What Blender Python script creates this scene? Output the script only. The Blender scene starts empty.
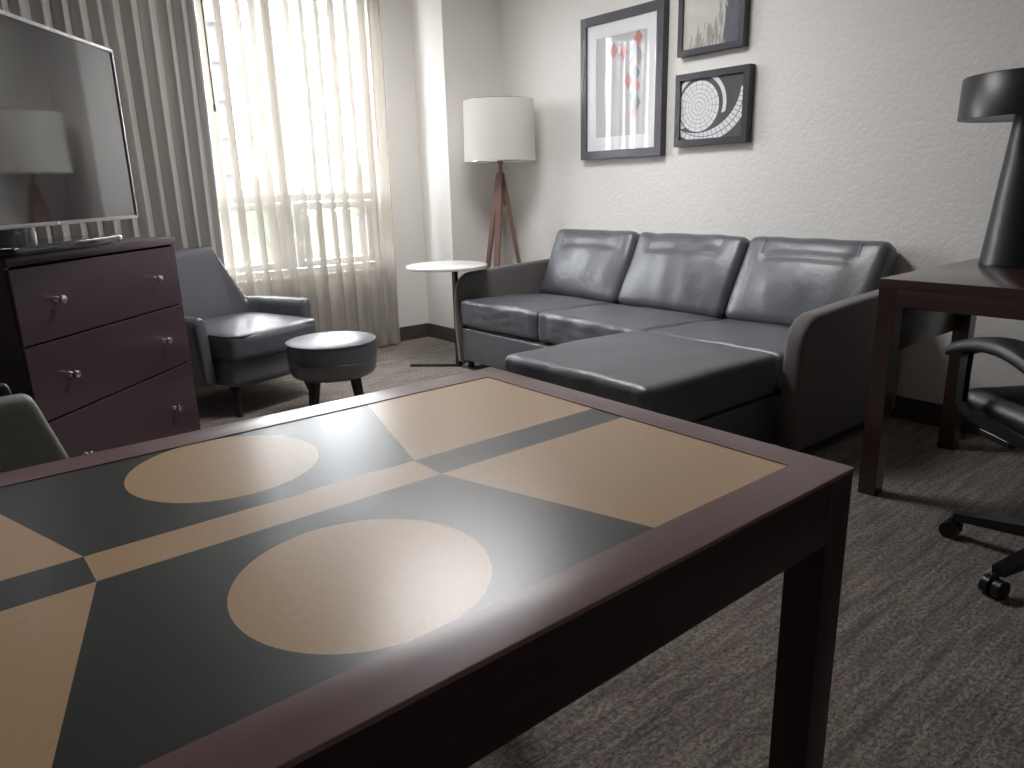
import bpy, bmesh, math, random
from mathutils import Vector, Matrix, noise
random.seed(7)
C = bpy.context.scene.collection
SC = bpy.context.scene
PI = math.pi

# ------------------------------------------------------------------ node helpers
class NT:
    def __init__(s, name):
        s.m = bpy.data.materials.new(name); s.m.use_nodes = True
        s.t = s.m.node_tree; s.t.nodes.clear()
        s.out = s.n('ShaderNodeOutputMaterial')
    def n(s, kind, **kw):
        nd = s.t.nodes.new(kind)
        for k, v in kw.items(): setattr(nd, k, v)
        return nd
    def link(s, a, b): s.t.links.new(a, b)
    def put(s, sock, v):
        if hasattr(v, 'is_output') or isinstance(v, bpy.types.NodeSocket): s.link(v, sock)
        else: sock.default_value = v
    def math(s, op, a, b=None, c=None, clamp=False):
        nd = s.n('ShaderNodeMath', operation=op); nd.use_clamp = clamp
        s.put(nd.inputs[0], a)
        if b is not None: s.put(nd.inputs[1], b)
        if c is not None: s.put(nd.inputs[2], c)
        return nd.outputs[0]
    def mix(s, f, a, b):
        nd = s.n('ShaderNodeMix', data_type='RGBA')
        s.put(nd.inputs[0], f); s.put(nd.inputs[6], col(a)); s.put(nd.inputs[7], col(b))
        return nd.outputs[2]
    def coord(s, which='Object', scale=(1, 1, 1), rot=(0, 0, 0), loc=(0, 0, 0)):
        tc = s.n('ShaderNodeTexCoord'); mp = s.n('ShaderNodeMapping')
        mp.inputs['Scale'].default_value = scale; mp.inputs['Rotation'].default_value = rot
        mp.inputs['Location'].default_value = loc
        s.link(tc.outputs[which], mp.inputs[0]); return mp.outputs[0]
    def xyz(s, v):
        nd = s.n('ShaderNodeSeparateXYZ'); s.link(v, nd.inputs[0]); return nd.outputs
    def noise(s, vec, scale, detail=3, rough=.55):
        nd = s.n('ShaderNodeTexNoise'); s.link(vec, nd.inputs['Vector'])
        nd.inputs['Scale'].default_value = scale; nd.inputs['Detail'].default_value = detail
        nd.inputs['Roughness'].default_value = rough
        return nd.outputs[0]
    def ramp(s, f, stops):
        nd = s.n('ShaderNodeValToRGB'); s.link(f, nd.inputs[0])
        e = nd.color_ramp.elements
        while len(e) < len(stops): e.new(.5)
        for q, (p, c) in zip(e, stops): q.position = p; q.color = col(c)
        return nd.outputs[0]
    def bump(s, h, strength, dist=.01):
        nd = s.n('ShaderNodeBump'); s.link(h, nd.inputs['Height'])
        nd.inputs['Strength'].default_value = strength; nd.inputs['Distance'].default_value = dist
        return nd.outputs[0]
    def bsdf(s, base, rough=.5, spec=.5, metal=0, normal=None, coat=0, coat_rough=.1, sheen=0, ior=None):
        b = s.n('ShaderNodeBsdfPrincipled')
        s.put(b.inputs['Base Color'], col(base)); s.put(b.inputs['Roughness'], rough)
        b.inputs['Specular IOR Level'].default_value = spec
        b.inputs['Metallic'].default_value = metal
        if coat: b.inputs['Coat Weight'].default_value = coat; b.inputs['Coat Roughness'].default_value = coat_rough
        if sheen: b.inputs['Sheen Weight'].default_value = sheen; b.inputs['Sheen Roughness'].default_value = .4
        if normal is not None: s.link(normal, b.inputs['Normal'])
        if ior: b.inputs['IOR'].default_value = ior
        s.link(b.outputs[0], s.out.inputs[0]); return b
def col(c):
    if isinstance(c, (tuple, list)):
        return tuple(c) + (1,) if len(c) == 3 else tuple(c)
    return c

# ------------------------------------------------------------------ materials
M = {}
def plain(name, c, rough=.5, spec=.5, metal=0, var=.12, scale=40, bump=0, coat=0, sheen=0):
    t = NT(name); v = t.coord()
    f = t.noise(v, scale, 3)
    base = t.mix(f, tuple(x * (1 - var) for x in c), tuple(min(1, x * (1 + var)) for x in c))
    nm = t.bump(f, bump, .003) if bump else None
    t.bsdf(base, rough, spec, metal, nm, coat, .15, sheen)
    M[name] = t.m; return t.m
def wood(name, c, rough=.3, axis=0, coat=.3, spec=.5, con=.42, bump=.04):
    t = NT(name)
    sc = [90, 90, 90]; sc[axis] = 2
    v = t.coord('Object', tuple(sc))
    f = t.noise(v, 1.0, 5, .6)
    v2 = t.coord('Object', (3, 3, 3)); g = t.noise(v2, 2.0, 2)
    a = t.mix(f, tuple(x * (1 - con) for x in c), tuple(x * (1 + con) for x in c))
    base = t.mix(t.math('MULTIPLY', g, .3), a, tuple(x * .8 for x in c))
    r = t.math('MULTIPLY_ADD', t.noise(v2, 9, 4), .14, rough - .05)
    t.bsdf(base, r if bump else rough, spec, 0, t.bump(f, bump, .002) if bump else None, coat, .2)
    M[name] = t.m; return t.m
def fabric(name, c, scale=420, bump=.35, sheen=.25, rough=.9, var=.25):
    t = NT(name); v = t.coord()
    w1 = t.noise(v, scale, 2); w2 = t.noise(v, 14, 3)
    base = t.mix(w1, tuple(x * (1 - var) for x in c), tuple(x * (1 + var) for x in c))
    base = t.mix(t.math('MULTIPLY', w2, .3), base, tuple(x * .8 for x in c))
    t.bsdf(base, rough, .25, 0, t.bump(w1, bump, .002), 0, .1, sheen)
    M[name] = t.m; return t.m
def leather(name, c, rough=.42, spec=.5, wr=.25):
    t = NT(name); v = t.coord()
    vo = t.n('ShaderNodeTexVoronoi'); t.link(v, vo.inputs['Vector']); vo.inputs['Scale'].default_value = 260
    big = t.noise(v, 9, 4, .6)
    h = t.math('MULTIPLY_ADD', big, 3.0, t.math('MULTIPLY', vo.outputs[0], .25))
    base = t.mix(big, tuple(x * .85 for x in c), tuple(x * 1.15 for x in c))
    r = t.math('MULTIPLY_ADD', big, .16, rough - .08)
    t.bsdf(base, r, spec, 0, t.bump(h, wr, .006))
    M[name] = t.m; return t.m

plain('white_paint', (.62, .61, .56), .75, .3, var=.03, scale=6)
def wall_mat(name, c, tex=.35):
    t = NT(name); v = t.coord()
    a = t.noise(v, 38, 4, .6); b = t.noise(v, 120, 2)
    h = t.math('MULTIPLY_ADD', t.math('SMOOTH_MIN', a, .55, .1), 2.0, t.math('MULTIPLY', b, .25))
    g = t.noise(v, 1.2, 3)
    base = t.mix(g, tuple(x * .97 for x in c), tuple(x * 1.03 for x in c))
    t.bsdf(base, .7, .3, 0, t.bump(h, tex, .012))
    M[name] = t.m
wall_mat('wall_paint', (.78, .762, .738), .26)
wall_mat('wall_smooth', (.79, .768, .735), .06)
plain('ceiling_paint', (.80, .79, .76), .85, .2, var=.02, scale=8)
def carpet():
    t = NT('carpet')
    v = t.coord('Object', (1, 1, 1))
    st = t.noise(t.coord('Object', (30, 2.2, 1)), 1.5, 5, .72)
    fine = t.noise(t.coord('Object', (1, .55, 1)), 115, 3, .8); mid = t.noise(v, 34, 3, .6)
    c = t.ramp(st, [(.34, (.165, .135, .120)), (.5, (.35, .30, .268)), (.64, (.53, .46, .41))])
    c = t.mix(t.ramp(fine, [(.42, (.0, .0, .0)), (.58, (1, 1, 1))]), t.mix(.68, c, (.05, .04, .034)), c)
    c = t.mix(t.math('MULTIPLY', mid, .4), c, (.17, .15, .125))
    h = t.math('ADD', t.math('MULTIPLY', fine, 1.0), t.math('MULTIPLY', mid, .8))
    t.bsdf(c, .95, .1, 0, t.bump(h, .9, .012), 0, .1, .15)
    M['carpet'] = t.m
carpet()
wood('dark_baseboard', (.075, .062, .056), .5, 0, 0)
wood('mahogany', (.055, .029, .040), .30, 0, .25, .5, .3, 0)
wood('mahogany_upright', (.034, .019, .025), .37, 2, .25)
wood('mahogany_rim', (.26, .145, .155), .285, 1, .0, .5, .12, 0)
wood('mahogany_apron', (.045, .0205, .026), .45, 1, .0, .3)
wood('walnut', (.20, .115, .092), .45, 2, .05)
wood('espresso', (.018, .010, .010), .45, 2, .05)
wood('desk_wood', (.042, .020, .018), .25, 0, .6, .5, .25, 0)
leather('charcoal_leather', (.100, .105, .122), .37, .85, .22)
leather('armchair_vinyl', (.108, .109, .128), .345, 1.0, .06)
leather('black_leather', (.018, .018, .020), .38, .5, .15)
leather('chair_pad_vinyl', (.30, .325, .30), .5, .4, .05)
plain('piping', (.10, .10, .12), .4, .5, 0, .05)
fabric('taupe_fabric', (.150, .135, .132), 420, .3, .35)
fabric('drape_fabric', (.30, .285, .255), 300, .25, .2)
plain('black_metal', (.022, .019, .019), .42, .5, .3, .05)
plain('lamp_black', (.012, .012, .014), .36, .5, 0, .05)
plain('chrome', (.78, .78, .80), .12, .5, 1, .02)
plain('silver_bezel', (.42, .42, .44), .3, .5, .9, .03)
plain('black_plastic', (.012, .012, .014), .3, .5, 0, .05)
plain('gloss_black', (.006, .006, .007), .07, .6, 0, .02)
plain('white_laminate', (.74, .73, .70), .25, .5, 0, .02)
plain('frame_charcoal', (.055, .052, .062), .34, .5, .25, .08)
plain('mat_board', (.82, .83, .86), .8, .2, 0, .02)
plain('window_aluminium', (.55, .55, .54), .45, .4, .0, .03)
plain('brass_dark', (.12, .10, .08), .35, .5, .8, .05)
plain('tv_logo', (.75, .75, .78), .4, .5, 0, .02)

def drape_mat():
    t = NT('drape_cloth'); v = t.coord()
    w1 = t.noise(v, 420, 2)
    base = t.mix(w1, (.50, .485, .465), (.63, .61, .58))
    d = t.n('ShaderNodeBsdfPrincipled'); t.put(d.inputs['Base Color'], base)
    d.inputs['Roughness'].default_value = .85; d.inputs['Specular IOR Level'].default_value = .25
    t.link(t.bump(w1, .2, .002), d.inputs['Normal'])
    tr = t.n('ShaderNodeBsdfTranslucent'); tr.inputs[0].default_value = (.33, .30, .26, 1)
    mx = t.n('ShaderNodeMixShader'); mx.inputs[0].default_value = .10
    t.link(d.outputs[0], mx.inputs[1]); t.link(tr.outputs[0], mx.inputs[2])
    t.link(mx.outputs[0], t.out.inputs[0]); M['drape_cloth'] = t.m
drape_mat()
def sheer_mat():
    t = NT('sheer_cloth'); x, y, z = t.xyz(t.coord())
    # fine vertical woven ribs
    rib = t.math('MULTIPLY_ADD', t.math('SINE', t.math('MULTIPLY', y, 700)), .5, .5)
    op = t.math('MULTIPLY_ADD', rib, .08, .52)
    tp = t.n('ShaderNodeBsdfTransparent')
    tl = t.n('ShaderNodeBsdfTranslucent'); tl.inputs[0].default_value = (.10, .095, .088, 1)
    df = t.n('ShaderNodeBsdfDiffuse'); df.inputs[0].default_value = (.88, .815, .72, 1)
    m1 = t.n('ShaderNodeMixShader'); m1.inputs[0].default_value = .5
    t.link(tl.outputs[0], m1.inputs[1]); t.link(df.outputs[0], m1.inputs[2])
    m2 = t.n('ShaderNodeMixShader'); t.link(op, m2.inputs[0])
    t.link(tp.outputs[0], m2.inputs[1]); t.link(m1.outputs[0], m2.inputs[2])
    t.link(m2.outputs[0], t.out.inputs[0]); M['sheer_cloth'] = t.m
sheer_mat()
def glass_mat(name, tint=(1, 1, 1), rough=0.0, refl=1.0):
    # clear pane: transparent with a Fresnel reflection
    t = NT(name)
    tp = t.n('ShaderNodeBsdfTransparent'); tp.inputs[0].default_value = col(tint)
    gl = t.n('ShaderNodeBsdfGlossy'); gl.inputs['Roughness'].default_value = rough
    fr = t.n('ShaderNodeFresnel'); fr.inputs[0].default_value = 1.5
    geo = t.n('ShaderNodeNewGeometry')          # reflect on the entering face only
    fac = t.math('MULTIPLY', t.math('MULTIPLY', fr.outputs[0], refl), t.math('SUBTRACT', 1.0, geo.outputs['Backfacing']))
    mx = t.n('ShaderNodeMixShader'); t.link(fac, mx.inputs[0])
    t.link(tp.outputs[0], mx.inputs[1]); t.link(gl.outputs[0], mx.inputs[2])
    t.link(mx.outputs[0], t.out.inputs[0]); M[name] = t.m
glass_mat('window_glass', (.97, .985, .98))
glass_mat('picture_glass', (.97, .97, .97), .01, 1.15)
def lampshade_mat():
    t = NT('lampshade_linen'); v = t.coord('Object', (1, 1, 1))
    w = t.noise(v, 380, 2)
    base = t.mix(w, (.84, .825, .79), (.91, .895, .86))
    d = t.n('ShaderNodeBsdfDiffuse'); t.link(base, d.inputs[0])
    tl = t.n('ShaderNodeBsdfTranslucent'); t.link(base, tl.inputs[0])
    mx = t.n('ShaderNodeMixShader'); mx.inputs[0].default_value = .5
    t.link(d.outputs[0], mx.inputs[1]); t.link(tl.outputs[0], mx.inputs[2])
    t.link(mx.outputs[0], t.out.inputs[0]); M['lampshade_linen'] = t.m
lampshade_mat()
def screen_mat():
    t = NT('tv_screen')
    t.bsdf((.016, .016, .019), .045, .5, 0, None, 0, .1, 0, 2.2); M['tv_screen'] = t.m
screen_mat()

# ------------------------------------------------------------------ mesh helpers
def link(o):
    C.objects.link(o); return o
def obj(name, bm, m, parent=None, smooth=True, loc=None, rot=None, angle=40):
    bmesh.ops.recalc_face_normals(bm, faces=bm.faces)
    me = bpy.data.meshes.new(name); bm.to_mesh(me); bm.free()
    if m is not None: me.materials.append(M[m] if isinstance(m, str) else m)
    if smooth:
        me.polygons.foreach_set('use_smooth', [True] * len(me.polygons))
        me.set_sharp_from_angle(angle=math.radians(angle))
    o = link(bpy.data.objects.new(name, me))
    if parent: o.parent = parent
    if loc is not None: o.location = loc
    if rot is not None: o.rotation_euler = rot
    return o
def tag(o, label=None, cat=None, group=None, kind=None):
    if label: o['label'] = label
    if cat: o['category'] = cat
    if group: o['group'] = group
    if kind: o['kind'] = kind
    return o
def thing(name, label, cat, loc=(0, 0, 0), rz=0, group=None):
    o = link(bpy.data.objects.new(name, None)); o.empty_display_size = .1
    o.location = loc; o.rotation_euler = (0, 0, rz)
    return tag(o, label, cat, group)
def BM(): return bmesh.new()
def bx(bm, x0, x1, y0, y1, z0, z1, bev=0, seg=2):
    r = bmesh.ops.create_cube(bm, size=1); vs = r['verts']
    for v in vs:
        v.co = Vector(((x0 + x1) / 2 + v.co.x * (x1 - x0), (y0 + y1) / 2 + v.co.y * (y1 - y0), (z0 + z1) / 2 + v.co.z * (z1 - z0)))
    if bev:
        es = list({e for v in vs for e in v.link_edges})
        bmesh.ops.bevel(bm, geom=es, offset=bev, segments=seg, profile=.5, affect='EDGES')
    return bm
def box(name, m, parent, x0, x1, y0, y1, z0, z1, bev=.003, **k):
    return obj(name, bx(BM(), x0, x1, y0, y1, z0, z1, bev), m, parent, **k)
def tube(bm, pts, r, closed=False, seg=8, taper=None):
    pts = [Vector(p) for p in pts]; n = len(pts); rings = []
    up = None
    for i, p in enumerate(pts):
        a = pts[i - 1] if (i > 0 or closed) else p
        b = pts[(i + 1) % n] if (i < n - 1 or closed) else p
        t = (b - a).normalized()
        if up is None:
            up = Vector((0, 0, 1)) if abs(t.z) < .9 else Vector((1, 0, 0))
        s = t.cross(up).normalized(); u = s.cross(t).normalized(); up = u
        rr = r if taper is None else r * taper(i / (n - 1))
        rings.append([bm.verts.new(p + (s * math.cos(q) + u * math.sin(q)) * rr) for q in [2 * PI * k / seg for k in range(seg)]])
    m = n if closed else n - 1
    for i in range(m):
        A, B = rings[i], rings[(i + 1) % n]
        for k in range(seg): bm.faces.new((A[k], A[(k + 1) % seg], B[(k + 1) % seg], B[k]))
    if not closed:
        bm.faces.new(rings[0][::-1]); bm.faces.new(rings[-1])
    return bm
def lathe(bm, prof, cx=0, cy=0, seg=48, cap=True):
    rings = []
    for r, z in prof:
        if r < 1e-6: rings.append([bm.verts.new((cx, cy, z))])
        else: rings.append([bm.verts.new((cx + r * math.cos(2 * PI * k / seg), cy + r * math.sin(2 * PI * k / seg), z)) for k in range(seg)])
    for A, B in zip(rings, rings[1:]):
        for k in range(seg):
            k2 = (k + 1) % seg
            if len(A) == 1 and len(B) == 1: continue
            if len(A) == 1: bm.faces.new((A[0], B[k2], B[k]))
            elif len(B) == 1: bm.faces.new((A[k], A[k2], B[0]))
            else: bm.faces.new((A[k], A[k2], B[k2], B[k]))
    if cap:
        if len(rings[0]) > 1: bm.faces.new(rings[0][::-1])
        if len(rings[-1]) > 1: bm.faces.new(rings[-1])
    return bm
def bar(bm, a, b, wa, wb=None, up=(0, 0, 1), da=None, db=None):
    """square-section bar from a to b; widths wa->wb, depths da->db"""
    a, b = Vector(a), Vector(b); wb = wb or wa; da = da or wa; db = db or wb
    t = (b - a).normalized(); up = Vector(up)
    s = t.cross(up)
    if s.length < 1e-4: s = t.cross(Vector((1, 0, 0)))
    s.normalize(); u = s.cross(t)
    R = []
    for p, w, d in ((a, wa, da), (b, wb, db)):
        R.append([bm.verts.new(p + s * x * w / 2 + u * y * d / 2) for x, y in ((-1, -1), (1, -1), (1, 1), (-1, 1))])
    for k in range(4): bm.faces.new((R[0][k], R[0][(k + 1) % 4], R[1][(k + 1) % 4], R[1][k]))
    bm.faces.new(R[0][::-1]); bm.faces.new(R[1])
    return bm
def rbox(sx, sy, sz, r, n=16, f=None):
    """rounded soft box centred on origin, deformed by f(p, u, v, w) -> p"""
    bm = BM(); bmesh.ops.create_cube(bm, size=2)
    bmesh.ops.subdivide_edges(bm, edges=bm.edges[:], cuts=n, use_grid_fill=True)
    h = Vector((sx / 2, sy / 2, sz / 2))
    for v in bm.verts:
        q = Vector([math.sin(c * PI / 2) for c in v.co])
        p = Vector((q.x * h.x, q.y * h.y, q.z * h.z))
        inn = Vector([max(-(h[i] - r), min(h[i] - r, p[i])) for i in range(3)])
        d = p - inn
        if d.length > 1e-9:
            # keep the cube's outward direction, on a sphere of radius r
            d = d.normalized() * r
        p = inn + d
        if f: p = f(p, p.x / h.x, p.y / h.y, p.z / h.z)
        v.co = p
    return bm
def profile_slab(bm, pts, x0, x1, bev=.015):
    """polygon pts (y,z) extruded along x"""
    a = [bm.verts.new((x0, y, z)) for y, z in pts]; b = [bm.verts.new((x1, y, z)) for y, z in pts]
    fa = bm.faces.new(a); fb = bm.faces.new(b[::-1]); n = len(pts)
    for k in range(n): bm.faces.new((a[k], b[k], b[(k + 1) % n], a[(k + 1) % n]))
    bmesh.ops.recalc_face_normals(bm, faces=bm.faces)
    if bev:
        es = list({e for f in (fa, fb) for e in f.edges})
        bmesh.ops.bevel(bm, geom=es, offset=bev, segments=4, profile=.5, affect='EDGES')
    return bm
def struct(name, m, boxes, bev=0):
    bm = BM()
    for b in boxes: bx(bm, *b, bev)
    o = obj(name, bm, m, None, smooth=False); o['kind'] = 'structure'; return o

# ------------------------------------------------------------------ the room
XW, YW, XC, YC = -4.74, 3.50, -4.37, 3.02      # window wall, sofa wall, boxed column
XR, YB, ZC = 2.2, -3.2, 2.62
W0, W1, Z0, Z1 = .75, 2.675, .55, 2.40           # window opening
struct('floor', 'carpet', [(XW - .2, XR + .2, YB - .2, YW + .2, -.1, 0)])
struct('ceiling', 'ceiling_paint', [(XW - .2, XR + .2, YB - .2, YW + .2, ZC, ZC + .1)])
struct('wall_back', 'wall_paint', [(XC - .5, XR + .2, YW, YW + .15, 0, ZC)])
struct('wall_window', 'wall_smooth', [(XW - .18, XW, YB, W0, 0, ZC), (XW - .18, XW, W1, YW, 0, ZC),
             (XW - .18, XW, W0, W1, 0, Z0), (XW - .18, XW, W0, W1, Z1, ZC)])
struct('wall_column', 'wall_smooth', [(XW, XC, YC, YW, 0, ZC)])
struct('wall_right', 'wall_smooth', [(XR, XR + .15, YB, YW, 0, ZC)])
struct('wall_front', 'wall_smooth', [(XW, XR, YB - .15, YB, 0, ZC)])
struct('baseboard_window', 'dark_baseboard', [(XW, XW + .014, YB, YC, 0, .105)], .002)
struct('baseboard_column', 'dark_baseboard', [(XW + .014, XC + .014, YC - .014, YC, 0, .105), (XC, XC + .014, YC, YW, 0, .105)], .002)
struct('baseboard_back', 'dark_baseboard', [(XC + .014, XR, YW - .014, YW, 0, .105)], .002)

def window(name, W0, W1, MY):
    win = link(bpy.data.objects.new(name, None)); win.location = (XW - .1, 0, 0); win['kind'] = 'structure'
    def winpart(nm, m, bxs, bev=.003):
        bm = BM()
        for b in bxs: bx(bm, *b, bev)
        return obj(nm, bm, m, win, smooth=False)
    TZ = 1.07
    winpart('frame', 'window_aluminium', [(-.05, .05, W0, W0 + .05, Z0, Z1), (-.05, .05, W1 - .05, W1, Z0, Z1),
            (-.05, .05, W0 + .05, W1 - .05, Z0, Z0 + .05), (-.05, .05, W0 + .05, W1 - .05, Z1 - .05, Z1)])
    winpart('mullion', 'window_aluminium', [(-.045, .045, MY - .03, MY + .03, Z0 + .05, Z1 - .05)])
    winpart('transom', 'window_aluminium', [(-.045, .045, W0 + .05, MY - .03, TZ - .025, TZ + .025), (-.045, .045, MY + .03, W1 - .05, TZ - .025, TZ + .025)])
    for ya, yb in ((W0 + .06, MY - .04), (MY + .05, W1 - .06)):
        winpart('sash', 'window_aluminium', [(-.01, .065, ya, ya + .045, Z0 + .06, TZ - .035), (-.01, .065, yb - .045, yb, Z0 + .06, TZ - .035),
                (-.01, .065, ya + .045, yb - .045, Z0 + .06, Z0 + .105), (-.01, .065, ya + .045, yb - .045, TZ - .08, TZ - .035)])
    for ya, yb, za, zb in ((W0 + .05, MY - .03, TZ + .025, Z1 - .05), (MY + .03, W1 - .05, TZ + .025, Z1 - .05),
                           (W0 + .1, MY - .08, Z0 + .1, TZ - .07), (MY + .09, W1 - .1, Z0 + .1, TZ - .07)):
        winpart('pane', 'window_glass', [(-.003, .003, ya, yb, za, zb)], 0)
    winpart('sill', 'white_paint', [(-.04, .125, W0 + .002, W1 - .002, Z0 - .002, Z0 + .012)])
window('window_1', W0, W1, 1.99)

# ------------------------------------------------------------------ curtains
def curtain_mesh(y0, y1, z0, z1, x, amp, folds, thick, seed, spread=0.0, nz=26, ny=None, droop=None, round_=1.0, sfold=.008):
    rnd = random.Random(seed)
    ph = [rnd.uniform(-.6, .6) for _ in range(folds + 3)]; am = [rnd.uniform(.65, 1.2) for _ in range(folds + 3)]
    ny = ny or folds * 14
    bm = BM(); grid = []
    for j in range(nz + 1):
        w = j / nz; z = z0 + (z1 - z0) * w; row = []
        for i in range(ny + 1):
            u = i / ny
            k = u * folds; ki = int(min(k, folds)); fr = k - ki
            a = am[ki] * (1 - fr) + am[ki + 1] * fr; p = ph[ki] * (1 - fr) + ph[ki + 1] * fr
            s = math.sin(2 * PI * k + p + .25 * math.sin(3 * w + k))
            if round_ != 1.0: s = math.copysign(abs(s) ** round_, s)
            xx = x + amp * a * s * (.8 + .35 * (1 - w)) + .008 * math.sin(1.7 * k + 4 * w)
            yy = y0 + (y1 - y0) * u + sfold * a * math.sin(4 * PI * k + 2 * p) + .006 * math.sin(5 * w + k)
            zz = z + (droop(u, w) if droop else 0)
            row.append(bm.verts.new((xx, yy, zz)))
        grid.append(row)
    for j in range(nz):
        for i in range(ny): bm.faces.new((grid[j][i], grid[j][i + 1], grid[j + 1][i + 1], grid[j + 1][i]))
    return bm
dr = obj('curtain', curtain_mesh(.05, 1.475, .015, 2.56, -4.555, .036, 17, 0, 3, round_=.9, sfold=.005), 'drape_cloth', angle=180)
sol = dr.modifiers.new('thickness', 'SOLIDIFY'); sol.thickness = .003
tag(dr, 'heavy grey taupe drape in vertical folds hanging behind the television', 'curtain')
def sheer_mesh(y0, y1, z0, z1, x, folds, seed, nz=22):
    rnd = random.Random(seed); lam = (y1 - y0) / folds; bm = BM(); cols = []
    def wob(q, w, k): return .010 * math.sin(2.3 * q + 3.1 * w) + .006 * math.sin(5 * w + q * 1.7)
    spec = []
    for k in range(folds):
        o = rnd.uniform(-.10, .10); dpt = rnd.uniform(.7, 1.3); wd = rnd.uniform(.30, .46)
        # open face of the fold, bulging into the room, then a tight double pleat
        for i in range(9):
            t = i / 9; spec.append((k + o + t * (1 - wd * .4), -.022 * dpt * math.sin(PI * t) ** .8, k))
        e = k + o + 1 - wd * .4
        for dyy, dxx in ((0, 0), (-wd, .006), (-wd * .97, .009), (.0, .014), (-.02, .017), (-wd, .022), (-wd * .96, .025), (.01, .030), (.0, .033), (-wd * .9, .038), (-wd * .8, .038)):
            spec.append((e + dyy, dxx * dpt, k))
    spec.append((folds, 0, folds))
    for j in range(nz + 1):
        w = j / nz; z = z0 + (z1 - z0) * w; row = []
        for q, dx, k in spec:
            g = 1 + .25 * (1 - w)
            row.append(bm.verts.new((x - dx * g + wob(q, w, k), y0 + q * lam + .35 * wob(q + 9, w, k), z)))
        cols.append(row)
    for A, B in zip(cols, cols[1:]):
        for i in range(len(A) - 1): bm.faces.new((A[i], A[i + 1], B[i + 1], B[i]))
    return bm
sh = obj('sheer_curtain', sheer_mesh(1.38, 2.705, .02, 2.56, -4.635, 13, 11), 'sheer_cloth', angle=180)
tag(sh, 'translucent white sheer curtain hanging in front of the bright window', 'curtain')
bm = BM(); tube(bm, [(-4.60, 1.545, 2.5), (-4.60, 1.545, 1.6)], .0045, seg=8); lathe(bm, [(.0, 1.57), (.007, 1.575), (.007, 1.61), (.0, 1.615)], -4.60, 1.545, 10)
wand = obj('curtain_wand', bm, 'espresso', sh)

# ------------------------------------------------------------------ dining table
TX, TY, TW, TL, TH = -.788, .2855, .764, 1.211, .75
def inlay_mat():
    t = NT('table_inlay'); v = t.coord()
    x, y, z = t.xyz(v)
    au = t.math('ABSOLUTE', x); av = t.math('ABSOLUTE', y)
    hw, v0, r, cu = .0330, .2015, .1245, .1980
    lt = lambda a, b: t.math('LESS_THAN', a, b)
    strip = lt(au, hw)
    in_strip = lt(av, v0)
    slope = t.math('MULTIPLY_ADD', t.math('SUBTRACT', au, hw), .292, v0)
    tri = t.math('GREATER_THAN', av, slope)
    dx = t.math('SUBTRACT', au, cu)
    d2 = t.math('ADD', t.math('MULTIPLY', dx, dx), t.math('MULTIPLY', y, y))
    circ = lt(d2, r * r)
    side = t.math('MAXIMUM', tri, circ)
    tan = t.math('ADD', t.math('MULTIPLY', strip, in_strip), t.math('MULTIPLY', t.math('SUBTRACT', 1.0, strip), side), clamp=True)
    n1 = t.noise(v, 190, 3, .7); n2 = t.noise(v, 5, 3)
    tc = t.mix(n1, (.72, .455, .245), (.88, .605, .35)); tc = t.mix(t.math('MULTIPLY', n2, .4), tc, (.67, .46, .28))
    dc = t.mix(n1, (.040, .0415, .043), (.050, .052, .054))
    base = t.mix(tan, dc, tc)
    t.bsdf(base, .285, .58, 0, None)
    M['table_inlay'] = t.m
inlay_mat()
tb = thing('dining_table', 'dark wood dining table with tan and charcoal geometric inlaid top', 'table', (TX, TY, 0))
hx, hy, rim = TW / 2, TL / 2, .0605
bm = BM(); zt, zb = TH, TH - .005
def frame_bm(bm, hx, hy, rx, ry, z0, z1, bev=.0015):
    o = [(-hx, -hy), (hx, -hy), (hx, hy), (-hx, hy)]; i = [(-rx, -ry), (rx, -ry), (rx, ry), (-rx, ry)]
    V = [[bm.verts.new((a, b, z)) for a, b in q] for q in (o, i) for z in (z0, z1)]
    ob, ot, ib, it = V
    for k in range(4):
        k2 = (k + 1) % 4
        for q in ((ot[k], ot[k2], it[k2], it[k]), (ob[k2], ob[k], ib[k], ib[k2]), (ob[k], ob[k2], ot[k2], ot[k]), (ib[k2], ib[k], it[k], it[k2])):
            bm.faces.new(q)
    if bev:
        es = [e for e in bm.edges if (e.verts[0] in ot and e.verts[1] in ot)]
        bmesh.ops.bevel(bm, geom=es, offset=bev, segments=3, profile=.5, affect='EDGES')
    return bm
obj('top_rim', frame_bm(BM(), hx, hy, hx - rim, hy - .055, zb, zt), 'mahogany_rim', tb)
bm = bx(BM(), -hx + rim + .0004, hx - rim - .0004, -hy + .0554, hy - .0554, zb - .012, zt - .0012)
obj('inlay_panel', bm, 'table_inlay', tb, smooth=False)
for nm, b in (('apron', (hx - .026, hx - .0012, -hy + .056, hy - .056, TH - .092, zb)), ('apron', (-hx + .0012, -hx + .026, -hy + .056, hy - .056, TH - .092, zb)),
              ('apron', (-hx + .056, hx - .056, hy - .026, hy - .0012, TH - .092, zb)), ('apron', (-hx + .056, hx - .056, -hy + .0012, -hy + .026, TH - .092, zb))):
    box(nm, 'mahogany_apron', tb, *b, .0015)
for sx in (-1, 1):
    for sy in (-1, 1):
        x0, x1 = sorted((sx * (hx - .001), sx * (hx - .056))); y0, y1 = sorted((sy * (hy - .001), sy * (hy - .056)))
        box('leg', 'mahogany_apron', tb, x0, x1, y0, y1, 0, zb, .002)

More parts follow.
